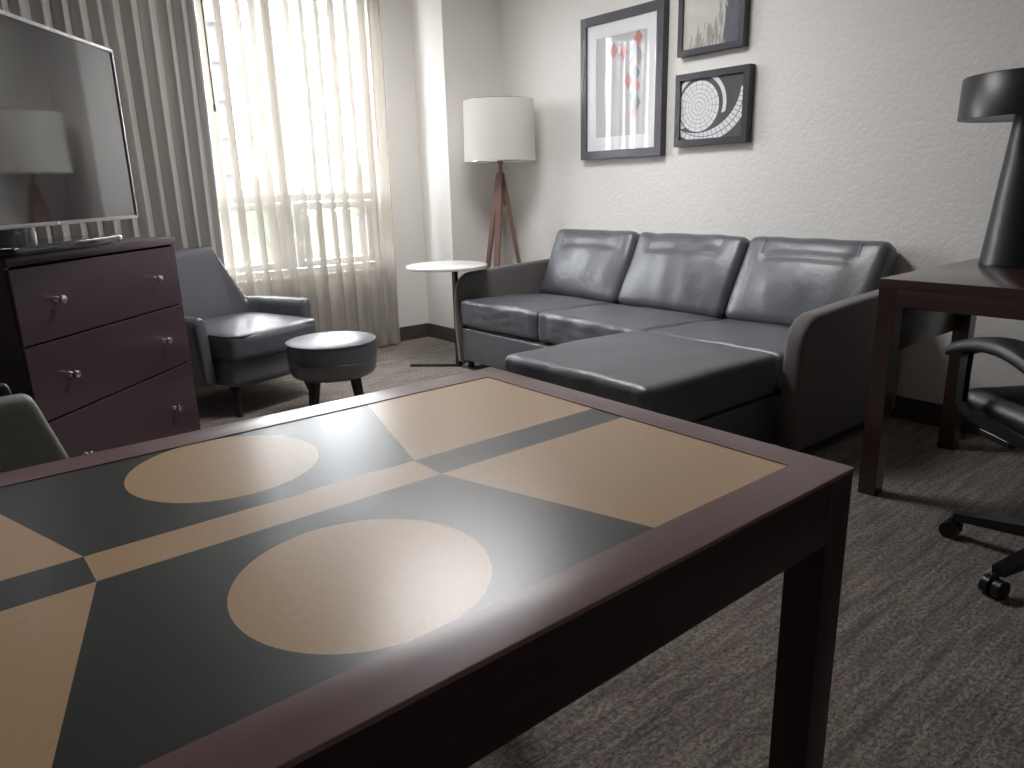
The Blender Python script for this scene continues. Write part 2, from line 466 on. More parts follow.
# ------------------------------------------------------------------ dining chair (far side of the table)
dc = thing('dining_chair', 'grey vinyl dining chair with dark wood frame tucked behind the table', 'chair', (-1.47, -.05, 0))
def fpad(p, u, v, w):
    # x thickness, y width, z height : narrower towards the top, slight curve
    wz = (w + 1) / 2
    p = Vector((p.x - .028 * wz + .012 * (1 - v * v) * (1 if u > 0 else .2), p.y * (1.22 - .42 * wz), p.z)); return p
obj('backrest_pad', rbox(.055, .43, .30, .017, 16, fpad), 'chair_pad_vinyl', dc, loc=(0, 0, .63))
def fsh(p, u, v, w): return Vector((p.x - .03 * (w + 1) / 2, p.y * (1.14 - .32 * (w + 1) / 2), p.z))
obj('back_frame', rbox(.026, .375, .39, .009, 10, fsh), 'espresso', dc, loc=(-.045, -.008, .600))
obj('seat', rbox(.42, .41, .07, .03, 12, lambda p, u, v, w: p + Vector((0, 0, .01 * (1 - u * u) * (1 - v * v) if w > 0 else 0))), 'chair_pad_vinyl', dc, loc=(.195, 0, .445))
box('seat_frame', 'espresso', dc, 0, .38, -.185, .185, .365, .412)
for sy in (-1, 1):
    bm = BM(); bar(bm, (.36, sy * .175, .37), (.385, sy * .185, 0), .038, .026); obj('leg', bm, 'espresso', dc, smooth=False)
    bm = BM(); bar(bm, (-.02, sy * .165, .45), (-.055, sy * .18, 0), .038, .026); obj('leg', bm, 'espresso', dc, smooth=False)

# ------------------------------------------------------------------ dresser
AZ = math.radians(134.0)
d = Vector((math.cos(AZ), math.sin(AZ), 0)); nf = Vector((math.sin(AZ), -math.cos(AZ), 0))
DW, DD, DH = .905, .46, .942
corner = Vector((-3.308, .871, 0))                       # front right corner on the floor
dc0 = corner - d * (DW / 2 - .0) - nf * (DD / 2)
# local frame: +x along the front (towards the viewer's left), +y towards the back
rz = math.atan2(-d.y, -d.x)
ds = thing('dresser', 'dark mahogany three drawer dresser with small chrome knobs under the television', 'dresser', dc0, rz)
xa, xb, yf, yb = -DW / 2, DW / 2, -DD / 2, DD / 2
# after rotation by rz local -y must face the room; flip when it does not
flip = 1 if (Matrix.Rotation(rz, 3, 'Z') @ Vector((0, -1, 0))).dot(nf) > 0 else -1
def dy(a, b):
    return (a, b) if flip == 1 else (-b, -a)
def dbox(name, m, parent, x0, x1, y0, y1, z0, z1, bev=.002):
    a, b = dy(y0, y1); return box(name, m, parent, x0, x1, a, b, z0, z1, bev)
dbox('top', 'mahogany', ds, xa - .001, xb + .001, yf - .010, yb, DH - .030, DH)
bm = BM()
for x0, x1, y0, y1, z0, z1 in ((xa, xa + .02, yf + .004, yb, .0, DH - .031), (xb - .02, xb, yf + .004, yb, .0, DH - .031),
                               (xa + .02, xb - .02, yb - .012, yb, .05, DH - .031), (xa + .02, xb - .02, yf + .03, yb - .012, .07, .09),
                               (xa + .02, xb - .02, yf + .02, yf + .035, .0, .07)):
    a, b = dy(y0, y1); bx(bm, x0, x1, a, b, z0, z1, .001)
obj('carcass', bm, 'mahogany_upright', ds, smooth=False)
zz = [DH - .036, .662, .410, .085]
for k in range(3):
    z1, z0 = zz[k] - .003, zz[k + 1] + .003
    a, b = dy(yf - .004, yf + .30)
    bm = BM(); f0, f1 = dy(yf - .006, yf + .016)
    bx(bm, xa + .004, xb - .004, f0, f1, z0, z1, .002)
    g0, g1 = dy(yf + .016, yf + .38); bx(bm, xa + .03, xb - .03, g0, g1, z0 + .02, z1 - .03)
    dw = obj('drawer', bm, 'mahogany', ds, smooth=False)
    for sx in (-1, 1):
        kz = (z0 + z1) / 2 + (.005 if k == 0 else .0)
        bm = lathe(BM(), [(.0, 0), (.0105, .0), (.009, .004), (.0055, .009), (.0055, .014), (.0125, .019), (.0145, .0245), (.0125, .030), (.0, .0335)], seg=20)
        kn = obj('knob', bm, 'chrome', dw, loc=(sx * .275, flip * (yf - .006), kz), rot=(flip * PI / 2, 0, 0))

# ------------------------------------------------------------------ television
AT = math.radians(142.4)
td = Vector((math.cos(AT), math.sin(AT), 0)); tn = Vector((math.sin(AT), -math.cos(AT), 0))
TVW, TVH, TVZ = 1.18, .650, 1.020
br = Vector((-3.430, .775, 0)) + Vector((0, 0, 0))
tc0 = br - td * (TVW / 2)
rt = math.atan2(-td.y, -td.x)
fl = 1 if (Matrix.Rotation(rt, 3, 'Z') @ Vector((0, -1, 0))).dot(tn) > 0 else -1
tv = thing('television', 'flat screen television with thin silver bezel standing on the dresser', 'television', (tc0.x, tc0.y, DH), rt)
def ty(a, b): return (a, b) if fl == 1 else (-b, -a)
zz0 = TVZ - DH
a, b = ty(0, .045)
obj('housing', bx(bx(BM(), -TVW / 2 + .002, TVW / 2 - .002, *ty(.006, .03), zz0 + .002, zz0 + TVH - .002, .004), -.36, .36, *ty(.03, .06), zz0 + .05, zz0 + .40, .01), 'black_plastic', tv)
bm = frame_bm(BM(), TVW / 2, TVH / 2, TVW / 2 - .011, TVH / 2 - .013, -.007, .007, .0015)
bez = obj('bezel', bm, 'silver_bezel', tv, loc=(0, 0, zz0 + TVH / 2), rot=(fl * PI / 2, 0, 0))
bm = bx(BM(), -TVW / 2 + .010, TVW / 2 - .010, *ty(-.002, .006), zz0 + .012, zz0 + TVH - .012)
obj('screen', bm, 'tv_screen', tv, smooth=False)
bm = lathe(BM(), [(.0, 0), (.006, 0), (.006, .0015), (0, .0015)], seg=16)
obj('logo', bm, 'tv_logo', tv, loc=(0, fl * -.0072, zz0 + .007), rot=(fl * PI / 2, 0, 0))
bm = BM(); bx(bm, .10, .30, *ty(.012, .04), .018, zz0 + .12, .006)
obj('stand_neck', bm, 'gloss_black', tv)
bm = rbox(.66, .22, .030, .010, 12, lambda p, u, v, w: Vector((p.x, p.y * (1 - .18 * u * u), p.z)))
obj('stand_base', bm, 'gloss_black', tv, loc=(.07, 0, .015))

# ------------------------------------------------------------------ armchair
ac_f = Vector((.949, .316, 0)); AF = Vector((-3.705, 1.415, 0))
ac = thing('armchair', 'low grey vinyl armchair with raked back beside the sheer curtain', 'armchair', AF - ac_f * .315, math.atan2(ac_f.y, ac_f.x))
# local: +x front, y width
def shell():
    st = []; N = 120
    hw, back, fr_ = .325, -.30, .170
    for i in range(N + 1):
        t = i / N
        # plan path : arm front (right) -> back -> arm front (left)
        L1 = fr_ - back - .14; L2 = 2 * (hw - .14); arc = PI / 2 * .14; tot = 2 * L1 + 2 * arc + L2
        s = t * tot
        if s < L1: p = (fr_ - s, -hw); n = (0, -1)
        elif s < L1 + arc:
            q = (s - L1) / .14; p = (back + .14 - .14 * math.sin(q), -hw + .14 - .14 * math.cos(q)); n = (-math.sin(q), -math.cos(q))
        elif s < L1 + arc + L2: p = (back, -hw + .14 + s - L1 - arc); n = (-1, 0)
        elif s < L1 + 2 * arc + L2:
            q = (s - L1 - arc - L2) / .14; p = (back + .14 - .14 * math.cos(q), hw - .14 + .14 * math.sin(q)); n = (-math.cos(q), math.sin(q))
        else: p = (back + .14 + s - L1 - 2 * arc - L2, hw); n = (0, 1)
        u = p[0]
        k = min(1, max(0, (fr_ - u) / (fr_ - back)))
        # height : level arms, sweeping up to the back
        e = 0 if u > back + .12 else min(1, max(0, (.280 - abs(p[1])) / .088))
        e = e if e < .85 else .85 + .15 * math.sin(min(1, (e - .85) / .15) * PI / 2)
        h = .528 - .012 * k + (.818 - .516) * e
        st.append((Vector((p[0], p[1], 0)), Vector((n[0], n[1], 0)), h, e))
    bm = BM(); rings = []
    for p, n, h, e in st:
        th = .036
        zs = [.175, .30, .44, h - .05]
        ring = []
        rake = lambda z: (-.10 * max(0, (z - .40) / .42)) * e
        taper = lambda z: 1 - .06 * e * max(0, (z - .45) / .37)
        flare = lambda z: .02 * (z - .2) / .3
        def put(off, z):
            q = p + n * (off + flare(z) * (1 - e)); q = Vector((q.x + rake(z), q.y * taper(z), z)); ring.append(bm.verts.new(q))
        for z in zs: put(th, z)
        for a in (20, 55, 90, 125, 160):
            put(th * math.cos(math.radians(a)), h - .05 + .05 * math.sin(math.radians(a)))
        for z in zs[::-1]: put(-th, z)
        rings.append(ring)
    for A, B in zip(rings, rings[1:]):
        m = len(A)
        for k in range(m): bm.faces.new((A[k], A[(k + 1) % m], B[(k + 1) % m], B[k]))
    # rounded arm fronts: shrinking rings that step forward
    for ring, first in ((rings[0], True), (rings[-1], False)):
        cen = sum((v.co for v in ring), Vector()) / len(ring); prev = ring
        for q in (25, 50, 72, 88):
            f = .026 * (1 - math.cos(math.radians(q))); fx = .026 * math.sin(math.radians(q)); cur = []
            for v in ring:
                dvec = v.co - cen; L = Vector((0, dvec.y, dvec.z)).length
                cur.append(bm.verts.new(Vector((v.co.x + fx, cen.y + dvec.y * (1 - f / .040), cen.z + dvec.z * (1 - f / .18)))))
            for k in range(len(ring)):
                k2 = (k + 1) % len(ring); bm.faces.new((prev[k], prev[k2], cur[k2], cur[k]))
            prev = cur
        bm.faces.new(prev)
    bmesh.ops.recalc_face_normals(bm, faces=bm.faces)
    return bm
sl = obj('shell', shell(), 'armchair_vinyl', ac, angle=60)
def fseat(p, u, v, w):
    # front corners rounded in plan, crowned top
    if u > 0: p = Vector((p.x - .05 * abs(v) ** 3 * u, p.y * (1 - .04 * u), p.z))
    if w > 0: p = p + Vector((0, 0, .018 * (1 - u * u) * (1 - v * v)))
    return p
obj('seat_cushion', rbox(.64, .590, .135, .035, 18, fseat), 'armchair_vinyl', ac, loc=(.055, 0, .365))
obj('seat_base', rbox(.61, .585, .15, .035, 14, fseat), 'armchair_vinyl', ac, loc=(.035, 0, .235))
def seat_loop(z, sx, sy, r, n=10):
    P = []
    for cx, cy, a0 in ((1, 1, 0), (-1, 1, 90), (-1, -1, 180), (1, -1, 270)):
        for k in range(n + 1):
            a = math.radians(a0 + 90 * k / n)
            P.append((cx * (sx - r) + r * math.cos(a), cy * (sy - r) + r * math.sin(a), z))
    return P
bm = BM(); pts = []
for q in seat_loop(0, .318, .293, .06):
    u, v = q[0] / .32, q[1] / .295
    p = fseat(Vector(q), u, v, 0); pts.append((p.x, p.y, .060))
tube(bm, pts, .0052, True, 6)
obj('piping', bm, 'piping', ac, loc=(.055, 0, .365))
for sx in (-1, 1):
    for sy in (-1, 1):
        bm = BM(); tube(bm, [(sx * .22, sy * .22, .175), (sx * .265 + .01, sy * .245, 0)], .024, False, 14, lambda t: 1 - .4 * t)
        obj('leg', bm, 'espresso', ac)

# ------------------------------------------------------------------ ottoman
ot = thing('ottoman', 'round grey vinyl ottoman on four splayed dark legs in front of the armchair', 'ottoman', (-3.325, 1.545, 0), -.38)
obj('body', lathe(BM(), [(.0, .225), (.18, .225), (.200, .235), (.210, .255), (.216, .30), (.217, .31), (.214, .3125), (.217, .315), (.218, .36), (.216, .388), (.207, .394), (.0, .394)], seg=56), 'armchair_vinyl', ot)
obj('top_cushion', lathe(BM(), [(.0, .3935), (.2065, .3935), (.2085, .398), (.200, .403), (.12, .409), (.0, .411)], seg=56), 'armchair_vinyl', ot)
bm = BM(); tube(bm, [(.2135 * math.cos(a), .2135 * math.sin(a), .3945) for a in [2 * PI * k / 64 for k in range(64)]], .0055, True, 6)
obj('piping', bm, 'piping', ot)
for k in range(4):
    a = PI / 4 + k * PI / 2
    bm = BM(); tube(bm, [(.135 * math.cos(a), .135 * math.sin(a), .226), (.175 * math.cos(a), .175 * math.sin(a), 0)], .025, False, 14, lambda t: 1 - .42 * t)
    obj('leg', bm, 'espresso', ot)

# ------------------------------------------------------------------ sofa
sf = thing('sofa', 'charcoal leather three seat sofa with a chaise and fabric arms against the wall', 'sofa', (-2.58, 3.0, 0))
SO = Vector((2.58, -3.0, 0))
def S(name, bm, m, c, rot=None, parent=None, angle=50):
    return obj(name, bm, m, parent or sf, loc=Vector(c) + (SO if parent is None else Vector()), rot=rot, angle=angle)
XL, X1, X2, X3 = -3.692, -2.985, -2.235, -1.500
def arm(x0, x1):
    pts = [(2.585, .045), (2.570, .25), (2.572, .44)]
    R = .15
    for k in range(0, 9):
        a = math.radians(180 - 90 * k / 8)
        pts.append((2.575 + .13 + .13 * math.cos(a), .475 + .125 * math.sin(a)))
    pts += [(2.95, .613), (3.30, .625), (3.455, .628), (3.47, .61), (3.47, .045)]
    bm = profile_slab(BM(), [(y - 3.0, z) for y, z in pts], x0 + 2.58, x1 + 2.58, .02)
    return bm
for x0, x1 in ((-3.745, XL), (X3, -1.42)):
    a = obj('arm', arm(x0, x1), 'taupe_fabric', sf, angle=50)
bm = BM(); bx(bm, XL + 2.58, X3 + 2.58, -.39, .44, .055, .262, .012, 3); bx(bm, XL + 2.58, X3 + 2.58, .425, .485, .265, .66, .02, 3)
obj('base', bm, 'taupe_fabric', sf)
bm = BM(); bx(bm, XL + .005 + 2.58, X2 - .006 + 2.58, -.408, -.393, .06, .262, .006, 3)
obj('front_panel', bm, 'charcoal_leather', sf)
def nz3(p, s, seed): return noise.noise(Vector((p.x * s + seed, p.y * s - seed, p.z * s)))
def seatf(seed, crown=.018, front=True):
    def f(p, u, v, w):
        q = Vector(p)
        if w > 0: q.z += crown * (1 - u * u) * (1 - v * v * .8) + .006 * nz3(p, 6, seed) - .010 * max(0, v) ** 2
        # vertical gathers on the front
        if v < -.9: q.y += .010 * nz3(Vector((p.x * 3.2, 0, p.z * .8)), 7, seed) + .006 * nz3(Vector((p.x * 6 + p.z * 5, 0, p.z)), 6, seed + 9)
        q.y += .006 * math.sin(u * 2 + seed) * (1 if v < -.6 else 0)
        return q
    return f
for k, (x0, x1) in enumerate(((XL, X1), (X1, X2), (X2, X3))):
    w = x1 - x0 - .010
    dpt = .68
    S('seat_cushion', rbox(w, dpt, .165, .030, 26, seatf(k * 3.1)), 'charcoal_leather', ((x0 + x1) / 2, 2.585 + dpt / 2 + (.01 if k == 2 else 0), .348), rot=(math.radians(-2.2), 0, 0))
S('chaise_cushion', rbox(X3 - X2 + .012, .80, .175, .032, 26, seatf(12.5, .02)), 'charcoal_leather', ((X2 + X3) / 2 - .012, 2.176, .368))
bm = bx(BM(), X2 - .005 + 2.58, X3 - .02 + 2.58, -1.205, -.412, .055, .275, .015, 3)
obj('chaise_base', bm, 'charcoal_leather', sf)
def backf(seed):
    def f(p, u, v, w):
        # local x width, y thickness (front = -y), z height
        q = Vector(p)
        if v < 0:
            b = (1 - u * u) * (1 - w * w)
            q.y -= .036 * b
            # stitched pocket: two short verticals from the top joined by a horizontal seam
            def gauss(dd): return math.exp(-(dd / .018) ** 2)
            X, Z = p.x, p.z
            dep = 0
            if abs(X) < .25: dep = max(dep, gauss(Z - .115))
            if Z > .115: dep = max(dep, .45 * gauss(abs(X) - .245))
            q.y += .011 * dep
            q.y += .007 * nz3(Vector((p.x * 1.6, 0, p.z * .7)), 6, seed)
        else: q.y *= 1 - .62 * (w + 1) / 2          # thinner towards the top
        q.x += .01 * math.sin(w * 2.0 + seed) * abs(u)
        q.z += (.008 * nz3(p, 5, seed + 3) if w > .5 else 0)
        return q
    return f
for k, (x0, x1) in enumerate(((XL, X1), (X1, X2), (X2, X3))):
    w = x1 - x0 - .008
    o = S('back_cushion', rbox(w, .15, .455, .045, 34, backf(k * 5.7 + 1)), 'charcoal_leather', ((x0 + x1) / 2 + .006, 3.368, .600), rot=(math.radians(-24), 0, 0))
    bm = BM(); P = [(-.245, -.0, .205), (-.245, -.0, .115), (.245, -.0, .115), (.245, -.0, .205)]
    pts = []
    for a, b in zip(P, P[1:]):
        for i in range(14):
            q = Vector(a).lerp(Vector(b), i / 14); f = backf(k * 5.7 + 1)
            qq = f(Vector((q.x, -.075, q.z)), q.x / (w / 2), -1, q.z / .2275); pts.append(qq + Vector((0, -.0008, 0)))
    tube(bm, pts, .0022, False, 6)
    obj('stitching', bm, 'piping', o)
for x, y in ((-3.70, 2.66), (-1.46, 2.66), (-3.70, 3.40), (-1.46, 3.40), (-2.17, 1.86), (-1.58, 1.86)):
    bm = lathe(BM(), [(.0, 0), (.02, 0), (.026, .06), (0, .06)], x + 2.58, y - 3.0, 14)
    obj('foot', bm, 'espresso', sf)

# ------------------------------------------------------------------ pedestal side table
st = thing('side_table', 'round white topped pedestal side table at the left arm of the sofa', 'table', (-3.80, 2.575, 0))
obj('tabletop', lathe(BM(), [(.0, .630), (.247, .630), (.252, .634), (.252, .644), (.247, .648), (.0, .648)], seg=64), 'white_laminate', st)
bm = BM(); bx(bm, .006, .044, .030, .052, .008, .629, .002); obj('post', bm, 'black_metal', st, smooth=False)
bm = BM(); bar(bm, (.03, .045, .006), (-.195, -.185, .006), .036, .036, (0, 0, 1), .012, .012); bar(bm, (.03, .02, .006), (-.10, .20, .006), .036, .036, (0, 0, 1), .012, .012)
obj('base', bm, 'black_metal', st, smooth=False)
bm = BM(); bx(bm, -.10, .12, -.06, .10, .620, .6298, .002); obj('mounting_plate', bm, 'black_metal', st, smooth=False)

# ------------------------------------------------------------------ floor lamp
LX, LY = -4.030, 3.205
lp = thing('floor_lamp', 'tripod floor lamp with wooden legs and white drum shade in the corner', 'lamp', (LX, LY, 0))
def shade(bm, r0, z0, r1, z1, th=.003, seg=64):
    lathe(bm, [(r0, z0), (r1, z1), (r1 - th, z1), (r0 - th, z0), (r0, z0)], seg=seg, cap=False); return bm
obj('shade', shade(BM(), .241, 1.268,   .232, 1.655), 'lampshade_linen', lp)
bm = BM()
tube(bm, [(.2395 * math.cos(2 * PI * k / 48), .2395 * math.sin(2 * PI * k / 48), 1.269) for k in range(48)], .003, True, 6)
tube(bm, [(.2305 * math.cos(2 * PI * k / 48), .2305 * math.sin(2 * PI * k / 48), 1.654) for k in range(48)], .003, True, 6)
tube(bm, [(.2315, 0, 1.654), (.2385, 0, 1.269)], .0012, False, 5)
for k in range(3):
    a = 2 * PI * k / 3; tube(bm, [(0, 0, 1.62), (.231 * math.cos(a), .231 * math.sin(a), 1.62)], .0025, False, 6)
obj('shade_ring', bm, 'chrome', lp)
bm = lathe(BM(), [(0, 1.185), (.022, 1.185), (.022, 1.20), (.013, 1.205), (.013, 1.255), (.02, 1.26), (.02, 1.32), (.006, 1.325), (.006, 1.63), (0, 1.63)], seg=20)
obj('socket', bm, 'walnut', lp)
bm = lathe(BM(), [(0, 1.321), (.014, 1.322), (.016, 1.36), (.032, 1.42), (.034, 1.445), (.022, 1.475), (0, 1.482)], seg=20)
obj('bulb', bm, 'white_laminate', lp)
vdir = Vector((-LX, -LY, 0)).normalized(); sdir = Vector((vdir.y * -1, vdir.x, 0))
# legs: right one, left one and one behind
rgt = Vector((.78, .62, 0)).normalized()
for ang in (math.degrees(math.atan2(rgt.y, rgt.x)) + q for q in (2, 168, 262)):
    a = math.radians(ang); e = Vector((math.cos(a), math.sin(a), 0))
    R = .215
    bm = BM(); bar(bm, e * .012 + Vector((0, 0, 1.19)), e * R, .040, .030, e, .026, .022)
    obj('leg', bm, 'walnut', lp, smooth=False)
bm = BM(); lathe(bm, [(0, .985), (.030, .985), (.022, 1.19), (0, 1.19)], 0, 0, 6); obj('leg_hub', bm, 'walnut', lp, smooth=False)

# ------------------------------------------------------------------ framed pictures
def picture(x0, x1, z0, z1, fw, label, mat_w, art, dep=.046):
    cx, cz = (x0 + x1) / 2, (z0 + z1) / 2; hx, hz = (x1 - x0) / 2, (z1 - z0) / 2
    o = thing('framed_picture', label, 'picture', (cx, YW - dep - .001, cz), 0, 'framed pictures above the sofa')
    bm = frame_bm(BM(), hx, hz, hx - fw, hz - fw, -dep, .0, .002)
    obj('frame', bm, 'frame_charcoal', o, rot=(PI / 2, 0, 0), smooth=False)
    if mat_w:
        bm = frame_bm(BM(), hx - fw, hz - fw, hx - fw - mat_w, hz - fw - mat_w * 1.05, -.002, .0, 0)
        obj('mat', bm, 'mat_board', o, rot=(PI / 2, 0, 0), loc=(0, .012, 0), smooth=False)
    ax, az = hx - fw - mat_w * .98, hz - fw - mat_w
    bm = bx(BM(), -hx + fw, hx - fw, .0145, .0165, -hz + fw, hz - fw)
    obj('print', bm, art(ax, az), o, smooth=False)
    bm = bx(BM(), -hx + fw, hx - fw, .0080, .0095, -hz + fw, hz - fw)
    obj('glazing', bm, 'picture_glass', o, smooth=False)
    return o
def art_diamonds(ax, az):
    t = NT('print_diamonds'); v = t.coord(); x, y, z = t.xyz(v)
    n = t.noise(v, 9, 3)
    base = t.mix(n, (.50, .50, .52), (.60, .60, .61))
    # diamonds in columns
    def diamond(cx, cz, w, h, c, b):
        dd = t.math('ADD', t.math('DIVIDE', t.math('ABSOLUTE', t.math('SUBTRACT', x, cx)), w), t.math('DIVIDE', t.math('ABSOLUTE', t.math('SUBTRACT', z, cz)), h))
        return t.mix(t.math('LESS_THAN', dd, 1.0), b, c)
    b = base
    red, blk, grn = (.58, .27, .24), (.24, .25, .27), (.34, .37, .37)
    for i, (px, pz, c) in enumerate(((.130, .245, red), (.105, .190, blk), (.140, .145, grn), (.095, .115, red), (.115, .055, blk), (.118, -.015, red), (.100, -.065, grn), (.125, -.105, blk), (.10, -.165, red),
                                  (.02, .18, red), (-.06, .20, red), (.06, .02, red))):
        b = diamond(px, pz, .034, .048, c, b)
    t.bsdf(b, .7, .2); return t.m
def art_city(ax, az):
    t = NT('print_streaks'); x, y, z = t.xyz(t.coord())
    s = t.noise(t.coord('Object', (34, 1, 4)), 1.6, 4, .6); s2 = t.noise(t.coord('Object', (90, 1, 8)), 1.4, 3, .6)
    hgt = t.math('MULTIPLY_ADD', t.noise(t.coord('Object', (30, 1, .2)), 1.0, 2), .55, t.math('MULTIPLY_ADD', x, .65, -.33))
    tower = t.math('LESS_THAN', z, hgt)
    light = t.mix(s, (.60, .60, .52), (.72, .71, .66))
    gray = t.mix(s2, (.20, .20, .20), (.55, .54, .50))
    b = t.mix(t.math('MULTIPLY', tower, t.math('GREATER_THAN', s, .47)), light, gray)
    dark = t.mix(s2, (.055, .055, .075), (.30, .29, .35))
    edge = t.math('GREATER_THAN', t.math('MULTIPLY_ADD', s, .10, x), .135)
    t.bsdf(t.mix(edge, b, dark), .7, .2); return t.m
def art_rings(ax, az):
    t = NT('print_rings'); x, y, z = t.xyz(t.coord())
    bg = t.mix(t.noise(t.coord(), 6, 2), (.085, .085, .088), (.125, .125, .125))
    def dist(cx, cz, sx=1.0):
        a = t.math('MULTIPLY', t.math('SUBTRACT', x, cx), sx); c = t.math('SUBTRACT', z, cz)
        return t.math('SQRT', t.math('ADD', t.math('MULTIPLY', a, a), t.math('MULTIPLY', c, c))), a, c
    AND = lambda a, b: t.math('MULTIPLY', a, b)
    LT = lambda a, b: t.math('LESS_THAN', a, b); GT = lambda a, b: t.math('GREATER_THAN', a, b)
    cx, cz = -.082, .014
    r, a, c = dist(cx, cz)
    ang = t.math('ARCTAN2', c, a)
    spokes = LT(t.math('ABSOLUTE', t.math('SINE', t.math('MULTIPLY', ang, 9))), .13)
    rings = LT(t.math('FRACT', t.math('MULTIPLY', r, 46)), .15)
    grid = t.math('MAXIMUM', spokes, rings)
    disc = LT(r, .130)
    white = t.mix(t.noise(t.coord(), 60, 2), (.84, .85, .87), (.93, .93, .95))
    b = t.mix(AND(disc, t.math('SUBTRACT', 1.0, grid)), bg, white)
    b = t.mix(AND(disc, grid), b, (.42, .43, .45))
    r2, a2, c2 = dist(-.074, .020)
    ring = AND(GT(r2, .146), LT(r2, .168)); upper = GT(t.math('MULTIPLY_ADD', a2, -.25, c2), -.085)
    b = t.mix(AND(ring, upper), b, white)
    # sweeping crescent: outside one ellipse, inside a larger one
    r3, a3, c3 = dist(-.045, .065, .86); r4, a4, c4 = dist(-.085, .105, .86)
    cres = AND(LT(r3, .236), GT(r4, .228)); low = LT(z, .09)
    seg = t.math('MAXIMUM', LT(t.math('ABSOLUTE', t.math('SINE', t.math('MULTIPLY', t.math('ARCTAN2', c3, a3), 26))), .22), LT(t.math('ABSOLUTE', t.math('SUBTRACT', r3, .208)), .0025))
    b = t.mix(AND(cres, low), b, white); b = t.mix(AND(AND(cres, low), seg), b, (.30, .31, .32))
    t.bsdf(b, .6, .3); return t.m
picture(-3.513, -2.862, 1.255, 2.078, .050, 'tall charcoal framed print of red and grey diamonds with a wide white mat', .075, art_diamonds)
picture(-2.765, -2.351, 1.762, 2.150, .030, 'small framed abstract of grey vertical streaks, the upper small picture', 0, art_city)
picture(-2.769, -2.302, 1.296, 1.672, .034, 'small framed print of a white gridded disc and crescent on dark grey', 0, art_rings)

# ------------------------------------------------------------------ desk
DKX, DKY, DKZ = -1.134, 2.520, .777
dk = thing('desk', 'dark reddish wood desk holding the black lamp at the right', 'desk', (DKX, DKY, 0))
DL, DP = 1.75, .90
box('top', 'desk_wood', dk, 0, DL, 0, DP, DKZ - .032, DKZ, .002)
box('front_rail', 'desk_wood', dk, .062, DL - .062, .0006, .022, DKZ - .092, DKZ - .032, .001)
for x0, x1 in ((.008, .030), (DL - .030, DL - .008)):
    box('side_rail', 'desk_wood', dk, x0, x1, .062, .70, .512, DKZ - .032, .001)
box('rear_rail', 'desk_wood', dk, .062, DL - .062, .72, .74, .58, DKZ - .032, .001)
for x0 in (.002, DL - .062):
    for y0 in (.002, .690):
        bm = BM(); bx(bm, x0, x0 + .060, y0 - .0014, y0 + .060, 0, DKZ - .032, .001); obj('leg', bm, 'desk_wood', dk, smooth=False)

# ------------------------------------------------------------------ desk lamp
dl = thing('desk_lamp', 'black desk lamp with wide drum shade and thick stem on the desk', 'lamp', (-.945, 3.195, DKZ))
obj('stem', lathe(BM(), [(.0, 0), (.118, 0), (.119, .004), (.116, .012), (.068, .545), (.0, .545)], seg=48), 'lamp_black', dl)
obj('shade', lathe(BM(), [(.068, .5455), (.243, .520), (.247, .522), (.245, .660), (.241, .665), (.0, .667)], seg=64, cap=False), 'lamp_black', dl)
obj('diffuser', lathe(BM(), [(.0, .544), (.232, .5235), (.232, .5265), (.0, .548)], seg=48, cap=False), 'black_plastic', dl)

# ------------------------------------------------------------------ task chair
tcx = Vector((-.470, 2.405, .0)); tf = Vector((-.80, .60, 0))
tk = thing('task_chair', 'black swivel task chair with padded loop arms pulled up to the desk', 'chair', tcx, math.atan2(tf.y, tf.x))
obj('seat', rbox(.46, .46, .075, .034, 14, lambda p, u, v, w: p + Vector((0, 0, .012 * (1 - u * u) * (1 - v * v) if w > 0 else 0))), 'black_leather', tk, loc=(0, 0, .462))
obj('backrest', rbox(.07, .44, .50, .032, 14, lambda p, u, v, w: Vector((p.x + .05 * v * v - .06 * (w + 1) / 2, p.y * (1 - .1 * (w + 1) / 2), p.z))), 'black_leather', tk, loc=(-.25, 0, .74))
bm = BM(); bar(bm, (-.10, 0, .415), (-.285, 0, .44), .06, .05, (0, 0, 1), .018, .018); bar(bm, (-.285, 0, .435), (-.30, 0, .62), .05, .05, (1, 0, 0), .016, .016)
obj('back_bracket', bm, 'black_plastic', tk, smooth=False)
for sy in (1, -1):
    bm = BM(); y = sy * .275
    A = [(.15, y, .626), (.152, y, .56), (.150, y, .485), (.145, y, .470), (.10, y, .452), (-.10, y, .440), (-.15, y, .443), (-.158, y, .46), (-.150, y, .56), (-.145, y, .620)]
    for a, b in zip(A, A[1:]): bar(bm, a, b, .030, .030, (0, 1, 0), .016, .016)
    am = obj('arm', bm, 'black_plastic', tk, smooth=False)
    def fp(p, u, v, w): return Vector((p.x, p.y, p.z - .048 * u * u + .006 * (1 - v * v)))
    obj('arm_pad', rbox(.38, .098, .036, .015, 14, fp), 'black_leather', am, loc=(.0, y, .664))
    bm = BM(); bx(bm, -.06, .06, min(y, sy * .18), max(y, sy * .18), .405, .425, .003); obj('arm_bracket', bm, 'black_plastic', am, smooth=False)
bm = lathe(BM(), [(0, .10), (.026, .10), (.026, .26), (.016, .262), (.016, .41), (0, .41)], seg=20); obj('gas_lift', bm, 'black_metal', tk)
bm = BM(); bx(bm, -.13, .13, -.10, .10, .400, .424, .006); obj('mechanism', bm, 'black_plastic', tk)
